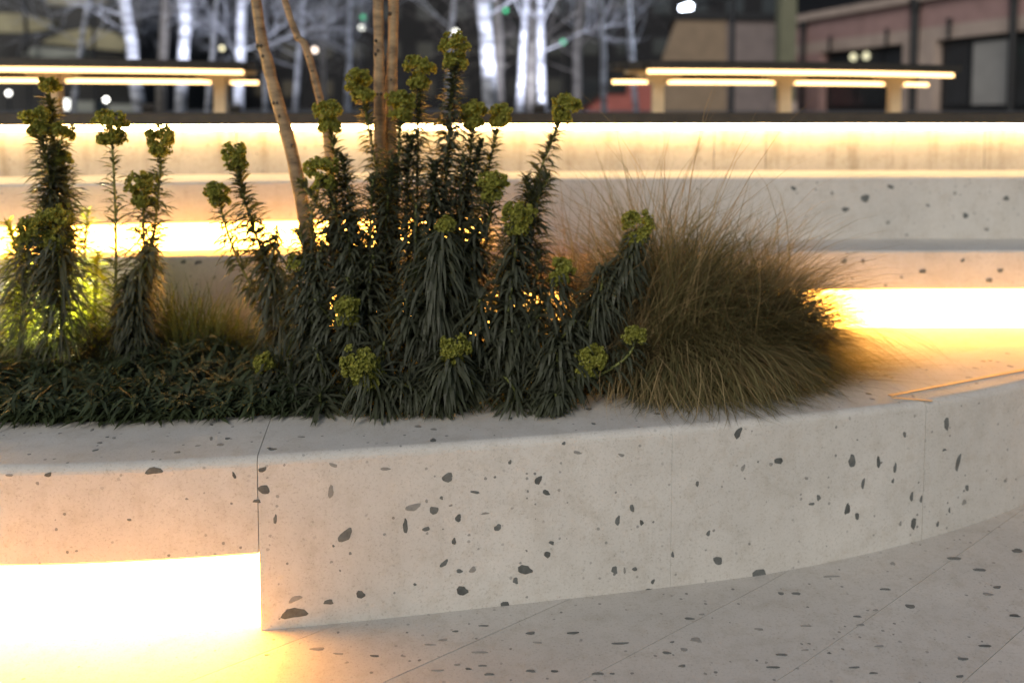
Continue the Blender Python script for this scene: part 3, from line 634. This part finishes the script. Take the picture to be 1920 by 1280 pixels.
def birch(label, u0, u1, Y, wpx, mat, seed, br=22, v1=0, group='bare birches on the plaza', low=1.6, reach=1.5):
    rnd = random.Random(seed); b_ = at(u0, 600, Y); b_.z = 1.25; top = at(u1, v1, Y)
    t = thing('birch_tree', b_, label, 'tree', group); r = wpx * .88 * Y / F / 2
    d = (top - b_); pts = [b_ + Vector((0, 0, -.05))]
    for i in range(1, 13): pts.append(b_ + d * (i * .5) / d.z * .95 + Vector((rnd.uniform(-.02, .02), rnd.uniform(-.02, .02), 0)))
    MB().tube(pts, [r * (1.06 - .7 * i / 12) for i in range(13)], 9).build('trunk', mat, t, True)
    cm_ = MB()
    for k in range(br):
        q = pts[0].lerp(pts[-1], 0); z = rnd.uniform(low, 4.6) - 1.25 + .3; i = min(11, max(0, int(z / .48))); q = pts[i].lerp(pts[i+1], rnd.random()); az = rnd.uniform(0, 6.283)
        limb(cm_, q, Vector((math.cos(az), math.sin(az) * .8, rnd.uniform(.15, 1.0))), rnd.uniform(.7, 1) * reach, max(r * .17, .012), 2, rnd, kids=8, n=4)
    tag(cm_.build('crown', mat, t), kind='stuff')
    return t
birch('bright leaning birch trunk rising behind the timber table', 277, 236, 11.5, 27, M_white, 31, 9)
birch('grey unlit slim trunk between two bright birches', 314, 310, 12.5, 22, M_grey, 32, 6)
birch('bright straight birch trunk beside the grey slim trunk', 348, 348, 11.8, 24, M_white, 33, 10)
birch('bright thin birch trunk behind the table end', 455, 452, 12.2, 22, M_white, 34, 12, reach=2.0)
birch('brightest birch with forking low branches', 922, 905, 10.8, 32, M_white, 35, 16, low=1.45, reach=1.6)
birch('grey trunk close behind the brightest birch', 938, 930, 11.6, 22, M_grey, 36, 6)
birch('slim white trunk on one side of a three-trunk group', 972, 985, 11.2, 17, M_white, 37, 7)
birch('grey middle trunk of a three-trunk group', 993, 997, 11.5, 24, M_grey, 38, 7)
birch('white trunk of the three-trunk group beside the slender grey tree', 1017, 1014, 11.3, 19, M_white, 39, 9)
birch('slender grey tree beside the red gable', 1080, 1086, 12.5, 20, M_grey, 40, 14, reach=2.4)
birch('twiggy young birch behind the leaning stem', 560, 570, 14.0, 12, M_white, 41, 16, reach=1.8)
birch('faint thin tree in the dark behind the spurge', 612, 608, 15.0, 11, M_grey, 42, 12)

for i_, (u_, Y_, w_) in enumerate(((150, 15.5, 10), (398, 14.5, 12), (505, 15, 10), (655, 16, 11), (840, 15, 11), (1130, 14.5, 13), (1190, 16, 12))):
    birch(('thin pale birch in front of the olive awnings', 'thin pale birch behind the table end', 'thin pale birch behind the leaning stem', 'thin pale birch beside the straight twin stems',
           'thin pale birch next to the tall lantern', 'thin pale birch before the red gable', 'thin pale birch close to the brown pavilion')[i_], u_, u_ + random.uniform(-14, 14), Y_, w_, M_white, 60 + i_, 8, low=1.9, reach=2.0)
M_lampb = emit('cool_flood_lens', (.78, .86, 1.0), 12)
def flood(u, Y, tgt, power, spot, label):
    b_ = at(u, 600, Y); b_.z = 1.25; t = thing('ground_floodlight', b_, label, 'lamp', 'floodlights under the birches')
    d = (Vector(tgt) - b_).normalized(); M = d.to_track_quat('Z', 'Y').to_matrix()
    MB().box(b_ + Vector((0, 0, .02)), (.16, .12, .03)).build('base', M_timber, t)
    MB().box(b_ + Vector((0, 0, .07)), (.14, .11, .06), M=M).build('housing', M_timber, t)
    MB().box(b_ + Vector((0, 0, .07)) + d * .033, (.12, .09, .008), M=M).build('lens', M_lampb, t)
    l = bpy.data.lights.new('flood', 'SPOT'); l.energy = power * .75; l.color = (.80, .83, 1.0); l.spot_size = R(spot); l.spot_blend = .6; l.shadow_soft_size = .05
    o = bpy.data.objects.new('flood', l); col.objects.link(o); o.parent = t
    o.location = Vector((0, 0, .07)) + d * .06; o.rotation_euler = d.to_track_quat('-Z', 'Y').to_euler()
flood(290, 10.3, at(300, -60, 11.8), 230, 95, 'small floodlight at the foot of the leaning bright birch')
flood(450, 10.9, at(480, -80, 12.6), 330, 120, 'small floodlight at the foot of the thin bright birch')
flood(900, 9.9, at(915, -40, 10.8), 210, 85, 'small floodlight at the foot of the brightest birch')
flood(1010, 10.2, at(1060, -60, 12), 330, 120, 'small floodlight by the three-trunk group')

# ------------------------------------------------------------------ lit timber tables on the plaza
def table(px_front, Yl, Yr, posts, label, ul, ur):
    """a long slab on posts with a strip light under the front edge and one along the rear beam"""
    zt = 1.60
    A = Vector(((ul - 960) / F * Yl, Yl, 0)); Bp = Vector(((ur - 960) / F * Yr, Yr, 0))
    d = (Bp - A).normalized(); nrm = Vector((-d.y, d.x, 0)); L = (Bp - A).length; rz = math.atan2(d.y, d.x); mid = (A + Bp) / 2
    base = mid + Vector((0, 0, 1.25)); t = thing('lit_table', base, label, 'table', 'lit timber tables on the plaza')
    SAG = .16                                              # plan bow of the table
    def pt(f, off, z):
        q = A + d * (L * f) + nrm * (off - SAG * 4 * f * (1 - f) + SAG * .8); return Vector((q.x, q.y, z))
    def bar(name, mat, o0, o1, z0, z1, f0, f1, n=14):
        vs = []; fs = []
        for i in range(n + 1):
            f = f0 + (f1 - f0) * i / n
            vs += [pt(f, o0, z0), pt(f, o0, z1), pt(f, o1, z1), pt(f, o1, z0)]
        for i in range(n):
            for q in range(4): fs.append((4*i+q, 4*i+4+q, 4*i+4+(q+1) % 4, 4*i+(q+1) % 4))
        fs += [(0, 1, 2, 3), (4*n+3, 4*n+2, 4*n+1, 4*n)]
        return MB().add(vs, fs).build(name, mat, t)
    for k, e_ in enumerate((.045, .012, 0, .02)):
        o0 = .005 + k * .135
        bar('plank', M_timber, o0, o0 + .129, zt - .024, zt + .026, e_, 1 - e_)
    bar('light_strip', M_bench_led, .075, .095, zt - .054, zt - .027, .05, .955)
    bar('rear_beam', M_timber, .42, .47, zt - .11, zt - .026, .05, .95)
    bar('light_strip', M_bench_led, .39, .41, zt - .112, zt - .086, .012, .985)
    for s_ in posts:
        q = pt(s_, .27, 0)
        po = MB(); po.tube([Vector((q.x, q.y, 1.245)), Vector((q.x, q.y, 1.45)), Vector((q.x, q.y, 1.582))], [.056, .052, .068], 4); po.build('post', M_steel, t)
        for sg in (-1, 1):
            br = MB()
            for i in range(4):
                w_ = .19 * (1 - i / 4) ** 1.7
                cc = q + d * sg * (.0425 + w_ / 2)
                br.box((cc.x, cc.y, 1.553 - i * .022 - .011 + .02), (w_, .06, .0225), rz)
            br.build('bracket', M_steel, t)
    return t
table(None, 5.35, 6.1, (.105, .445, .80), 'timber table on three posts with glowing underside before the brick building', 1200, 1846)
table(None, 5.0, 5.55, (.04, .48, .89), 'timber table with glowing underside beside the bright birch trunks', -330, 488)

# ------------------------------------------------------------------ buildings
M_pink = simple('pink_render', (.35, .22, .20), .85, .18, 1.5)
M_tanw = simple('tan_stone', (.42, .33, .275), .85, .2, 1.5)
M_brown = simple('brown_panel', (.24, .175, .115), .8, .2, 2)
M_mauve = simple('mauve_panel', (.19, .155, .145), .8, .2, 2)
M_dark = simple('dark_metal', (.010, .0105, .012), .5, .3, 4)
M_far = simple('night_backdrop', (.008, .008, .0095), .85, .5, .6)  # night darkness put into the colour of the added backdrop blocks
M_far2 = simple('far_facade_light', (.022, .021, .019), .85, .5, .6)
M_red = simple('red_brick', (.38, .12, .10), .9, .2, 2)
M_glass = simple('dark_glass', (.028, .031, .034), .12, .3, .4)
M_paleglass = simple('pale_blind', (.3, .29, .27), .6, .15, 1)
M_olive = simple('olive_awning', (.30, .27, .165), .8, .3, 1.2)
M_palec = simple('pale_counter', (.22, .23, .20), .7, .2, 1.5)
M_greenp = simple('green_pillar', (.15, .15, .095), .8, .15, 2)
def quad_wall(mb, A, Bp, z0, z1, th):
    d = (Bp - A); c = (A + Bp) / 2; n = Vector((-d.y, d.x, 0)).normalized()
    c = c + n * (th / 2); mb.box((c.x, c.y, (z0 + z1) / 2), (d.length, th, z1 - z0), math.atan2(d.y, d.x)); return mb
# long brick building, facade running away from the camera
k_ = 1.6
def fac(Y, out=0.0):
    a = Vector((11.44 + (35.2 - Y) * .25, Y, 0)); return a + Vector((-.97, -.2425, 0)) * out
def facY(u):       # Y on the facade seen at column u
    s_ = (u - 960) / F; return (11.44 + 35.2 * .25) / (s_ + .25)
bb = thing('brick_building', fac(29, -.5) + Vector((0, 0, 1.25)), 'pink brick building with tall dark shopfront windows and black downpipes', 'building')
Yb0, Yb1 = 36.0, 18.0
def fseg(mb, Ya, Yb_, z0, z1, out, th):
    A, Bq = fac(Ya, out), fac(Yb_, out); d = (Bq - A); c = (A + Bq) / 2 + Vector((.97, .2425, 0)) * th / 2
    mb.box((c.x, c.y, (z0 + z1) / 2), (d.length, th, z1 - z0), math.atan2(d.y, d.x)); return mb
zhead, zcor = 3.50, 4.78
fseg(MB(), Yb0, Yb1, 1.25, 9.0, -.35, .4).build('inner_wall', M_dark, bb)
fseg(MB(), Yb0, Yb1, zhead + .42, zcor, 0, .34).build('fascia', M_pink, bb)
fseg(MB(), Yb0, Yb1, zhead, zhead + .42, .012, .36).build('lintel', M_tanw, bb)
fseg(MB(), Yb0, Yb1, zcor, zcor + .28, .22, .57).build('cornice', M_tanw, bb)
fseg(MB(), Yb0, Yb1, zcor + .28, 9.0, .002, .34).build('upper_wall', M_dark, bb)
for ua, ub in ((1478, 1536), (1690, 1748), (2010, 2090)):
    fseg(MB(), facY(ua), facY(ub), 1.25, zhead - .004, .06, .40).build('pilaster', M_tanw if ua > 1600 else M_pink, bb)
for ua, ub, panes in ((1538, 1688, ((1545, 1590), (1596, 1640), (1646, 1684))), (1750, 2008, ((1758, 1800), (1808, 1872), (1882, 1930), (1938, 2000)))):
    wn = fseg(MB(), facY(ua), facY(ub), 1.30, zhead - .01, -.22, .06).build('window', M_dark, bb)
    for i, (pa, pb) in enumerate(panes):
        fseg(MB(), facY(pa), facY(pb), 1.45, zhead - .18, -.205, .02).build('pane', M_paleglass if pa == 1808 else M_glass, wn)
for u, zt, wd in ((1508, zcor - .02, .20), (1716, zcor + .1, .26), (1558, zhead + .55, .1), (1664, zhead + .55, .1), (1780, zhead + .6, .12), (1900, zcor, .2)):
    Y = facY(u); p = fac(Y, .16)
    MB().tube([Vector((p.x, p.y, 1.25 if wd > .15 else zhead + .02)), Vector((p.x, p.y, zt - .5 if wd > .15 else zt - .2)), Vector((p.x, p.y, zt))], [wd * .5, wd * .55, wd * .8], 8).build('downpipe', M_dark, bb)
for u in (1588, 1612):
    p = fac(facY(u), -.18); MB().lathe((p.x, p.y, zhead - .28), [(.03, -.13), (.12, -.06), (.12, .06), (.03, .13)], 10).build('ceiling_lamp', emit('shop_lamp', (1, .93, .6), 1.1) if u == 1588 else bpy.data.materials['shop_lamp'], bb)
# brown hipped kiosk block
Yk = 30.0
kb = thing('brown_pavilion', at(1350, 212, Yk + 2), 'brown boxy pavilion with sloping shoulder behind the lit table', 'building')
def pk(u, v, Y): return at(u, v, Y)
kf = [(1243, 240), (1243, 108), (1268, 38), (1362, 34), (1362, 240)]
f0 = [pk(u, v, Yk) for u, v in kf]; f1 = [p + Vector((.6, 4.0, 0)) for p in f0]
n = len(f0); MB().add(f0 + f1, [tuple(range(n)), tuple(range(2*n-1, n-1, -1))] + [(i, i+n, (i+1) % n + n, (i+1) % n) for i in range(n)]).build('wall', M_brown, kb)
f0 = [pk(u, v, Yk + .05) for u, v in ((1363, 240), (1363, 30), (1478, 40), (1478, 240))]; f1 = [p + Vector((.6, 3.0, 0)) for p in f0]; n = 4
MB().add(f0 + f1, [tuple(range(n)), tuple(range(2*n-1, n-1, -1))] + [(i, i+n, (i+1) % n + n, (i+1) % n) for i in range(n)]).build('wing', M_mauve, kb)
f0 = [pk(u, v, Yk - .1) for u, v in ((1262, 36), (1290, 22), (1480, 26), (1480, 38))]; f1 = [p + Vector((.6, 4.4, 0)) for p in f0]
MB().add(f0 + f1, [tuple(range(n)), tuple(range(2*n-1, n-1, -1))] + [(i, i+n, (i+1) % n + n, (i+1) % n) for i in range(n)]).build('roof', M_dark, kb)
# pale green pillar
p = at(1470, 210, 27); p.z = 1.25
gp = thing('green_pillar', p, 'pale green pillar between the brown pavilion and brick building', 'pillar')
MB().box(p + Vector((0, 0, 3)), (.50, .5, 6)).build('shaft', M_greenp, gp); MB().box(p + Vector((0, 0, .15)), (.6, .6, .3)).build('foot', M_tanw, gp)
# red gabled house
rh = thing('red_house', at(1150, 212, 38), 'low red brick house with sloping gable and a small dark window', 'building')
f0 = [at(u, v, 38) for u, v in ((1085, 240), (1085, 205), (1180, 138), (1260, 150), (1260, 240))]; f1 = [q + Vector((.5, 5, 0)) for q in f0]; n = 5
MB().add(f0 + f1, [tuple(range(n)), tuple(range(2*n-1, n-1, -1))] + [(i, i+n, (i+1) % n + n, (i+1) % n) for i in range(n)]).build('wall', M_red, rh)
rf = [at(u, v, 37.8) for u, v in ((1078, 204), (1178, 128), (1262, 142), (1262, 152), (1180, 139), (1084, 210))]; r1 = [q + Vector((.5, 5.4, 0)) for q in rf]; n = 6
MB().add(rf + r1, [tuple(range(n)), tuple(range(2*n-1, n-1, -1))] + [(i, i+n, (i+1) % n + n, (i+1) % n) for i in range(n)]).build('roof', M_far2, rh)
c = at(1155, 163, 37.95); wn = MB().box(c, (.95, .08, .62)).build('window', M_dark, rh); MB().box(c + Vector((0, -.05, 0)), (.8, .03, .48)).build('pane', M_glass, wn)
# far dark blocks added to keep the bright sky out of view
def far_block(x0, x1, Y, h, label, seed, mat=M_far, lit=()):
    t = thing('sky_backdrop_block', ((x0 + x1) / 2, Y, 1.25), label, 'building'); rnd = random.Random(seed)
    MB().box(((x0+x1)/2, Y + 5, 1.25 + h/2), (x1 - x0, 10, h)).build('wall', mat, t)
    MB().box(((x0+x1)/2, Y + 5, 1.25 + h + .3), (x1 - x0 + .6, 10.6, .6)).build('roof', M_dark, t)
    z = 2.2
    while z < h - 1:
        x = x0 + 1.2
        while x < x1 - 1.5:
            wn = MB().box((x + .7, Y - .02, z + .7), (1.4, .1, 1.3)).build('window', M_dark, t)
            MB().box((x + .7, Y - .09, z + .7), (1.2, .04, 1.1)).build('pane', M_glass, wn)
            x += 2.6
        z += 2.9
    return t
far_block(-48, -22, 58, 17, 'added dark block hiding the sky behind the olive awnings', 1, M_far2)
far_block(-21.5, -2, 66, 19, 'added dark block hiding the sky behind the thin bright birches', 2)
far_block(-1.5, 20, 62, 18, 'added dark block hiding the sky behind the brightest birch', 3)
far_block(20.5, 52, 70, 20, 'added dark block hiding the sky behind the brick building', 4)
# awning pavilion at left
pv = thing('awning_pavilion', at(60, 212, 24) , 'dark market pavilion with olive awnings and lit hatch', 'pavilion')
YA = 24.0
def slab(us, Y0, Y1, mat, name, par):
    """slanted panel: us = (u, v) corner ring at Y0, pushed back to Y1 with thickness"""
    f0 = [at(u, v, Y0) for u, v in us]; f1 = [q + Vector((0, Y1 - Y0, 0)) for q in f0]; n = len(f0)
    return MB().add(f0 + f1, [tuple(range(n)), tuple(range(2*n-1, n-1, -1))] + [(i, i+n, (i+1) % n + n, (i+1) % n) for i in range(n)]).build(name, mat, par)
slab([(-120, 236), (-120, -60), (262, -60), (262, 236)], 26, 29, M_dark, 'back_wall', pv)
slab([(-120, 60), (-120, 22), (40, 26), (95, 40), (88, 56), (40, 62)], YA, YA + .5, M_olive, 'awning', pv)
slab([(78, 80), (110, 62), (165, 52), (215, 62), (240, 80), (230, 96), (150, 88)], YA + .3, YA + .9, M_olive, 'awning', pv)
slab([(40, 104), (62, 88), (150, 94), (156, 106), (100, 110)], YA - .3, YA + .2, M_palec, 'awning', pv)
slab([(-120, 122), (-120, 112), (225, 112), (225, 122)], YA - .2, YA + .2, M_olive, 'awning', pv)
slab([(85, 8), (95, -30), (205, -30), (200, 4), (140, 12)], YA, YA + .5, M_olive, 'awning', pv)
slab([(136, 212), (136, 190), (182, 190), (182, 212)], YA - .5, YA, M_palec, 'counter', pv)
slab([(200, 212), (200, 196), (262, 196), (262, 212)], YA - .5, YA, M_palec, 'counter', pv)
hatch = slab([(96, 210), (96, 184), (130, 184), (130, 210)], YA - .3, YA, M_dark, 'hatch', pv)
M_hatch = emit('hatch_light', (.95, .95, .88), 3.0)
slab([(99, 205), (99, 187), (128, 187), (128, 205)], YA - .36, YA - .31, M_hatch, 'pane', hatch)
for u in (-60, 55, 180):
    q = at(u, 212, YA - .6); q.z = 1.25; MB().tube([q, q + Vector((0, 0, 3.4))], .05, 8).build('post', M_dark, pv)
# an evergreen hedge mass that closes the lower gaps is not in the photo; street lamps
def globe_lamp(u, v, Y, sz, c, s_, label, lean=0.0):
    sz *= .55; hd = at(u, v, Y); b_ = Vector((hd.x + lean, Y, 1.25)); t = thing('street_lamp', b_, label, 'lamp', 'street lamps across the plaza')
    top = hd + Vector((0, 0, -sz * .5))
    MB().tube([b_, b_.lerp(top, .5), top], [.05, .04, .035], 8).build('post', M_dark, t)
    MB().lathe(hd, [(sz*.2, -sz*.5), (sz*.42, -sz*.3), (sz*.5, 0), (sz*.42, sz*.3), (sz*.2, sz*.5)], 12).build('globe', emit('lamp_globe', c, s_), t, True)
    MB().lathe(hd, [(sz*.3, sz*.46), (sz*.34, sz*.52), (sz*.08, sz*.66)], 10).build('cap', M_dark, t)
globe_lamp(16, 175, 20, .17, (1, .98, .9), 7, 'small white lamp at the near corner of the awning pavilion')
globe_lamp(199, 187, 20, .17, (1, .98, .9), 8, 'small white lamp below the olive awnings')
globe_lamp(255, 170, 21, .17, (1, .98, .9), 8, 'small white lamp beside the bright leaning birch')
globe_lamp(416, 91, 26, .22, (1, .9, .55), 3.2, 'yellowish lamp between the two straight bright birches')
globe_lamp(590, 94, 22, .24, (1, .82, .68), 3.6, 'pinkish lamp on a leaning post behind the thin birch stem', -.55)
globe_lamp(678, 52, 26, .26, (1, 1, .86), 3.6, 'white lamp beside the straight twin birch')
globe_lamp(853, 62, 20, .30, (1, .98, .84), 3.2, 'tall white lantern above the highest flower head')
globe_lamp(241, 117, 28, .2, (.9, .9, .7), .5, 'dim lamp behind the leaning birch')
def green_light(u, v, Y, label):
    c = at(u, v, Y); b_ = Vector((c.x, c.y, 1.25)); t = thing('signal_light', b_, label, 'signal', 'green signal lights')
    MB().tube([b_, c + Vector((0, 0, -.1))], .035, 6).build('post', M_dark, t)
    MB().box(c + Vector((0, .08, 0)), (.2, .1, .3)).build('housing', M_dark, t)
    MB().lathe(c, [(.02, -.07), (.08, -.03), (.08, .03), (.02, .07)], 10).build('lens', emit('green_lens', (.1, 1, .45), 1.3), t)
green_light(681, 33, 30, 'green signal right above the white lamp by the twin birch')
green_light(948, 20, 32, 'green signal beside the top of the brightest birch')
green_light(1056, 79, 32, 'green signal near the slender grey tree')
# cool floodlight head high on an arm
p = at(1296, 12, 17); b_ = Vector((p.x + .9, p.y + .3, 1.25))
fl = thing('mast_floodlight', b_, 'cool white floodlight on a long arm above the brown pavilion', 'lamp')
MB().tube([b_, b_ + Vector((0, 0, 3.2)), b_ + Vector((0, 0, 3.4))], [.06, .05, .02], 8).build('mast', M_dark, fl)
MB().tube([b_ + Vector((0, 0, 2.3)), p + Vector((.05, 0, .02))], .03, 6).build('arm', M_dark, fl)
MB().tube([p, p + Vector((-.22, -.05, -.05))], [.07, .05], 10).build('head', M_lampb, fl)
l = bpy.data.lights.new('mast_flood', 'SPOT'); l.energy = 700; l.color = (.72, .82, 1.0); l.spot_size = R(80); l.spot_blend = .6; l.shadow_soft_size = .06
o = bpy.data.objects.new('mast_flood', l); col.objects.link(o); o.parent = fl; o.location = p + Vector((-.3, -.07, -.06)) - b_
o.rotation_euler = Vector((-1, -.55, -.3)).to_track_quat('-Z', 'Y').to_euler()
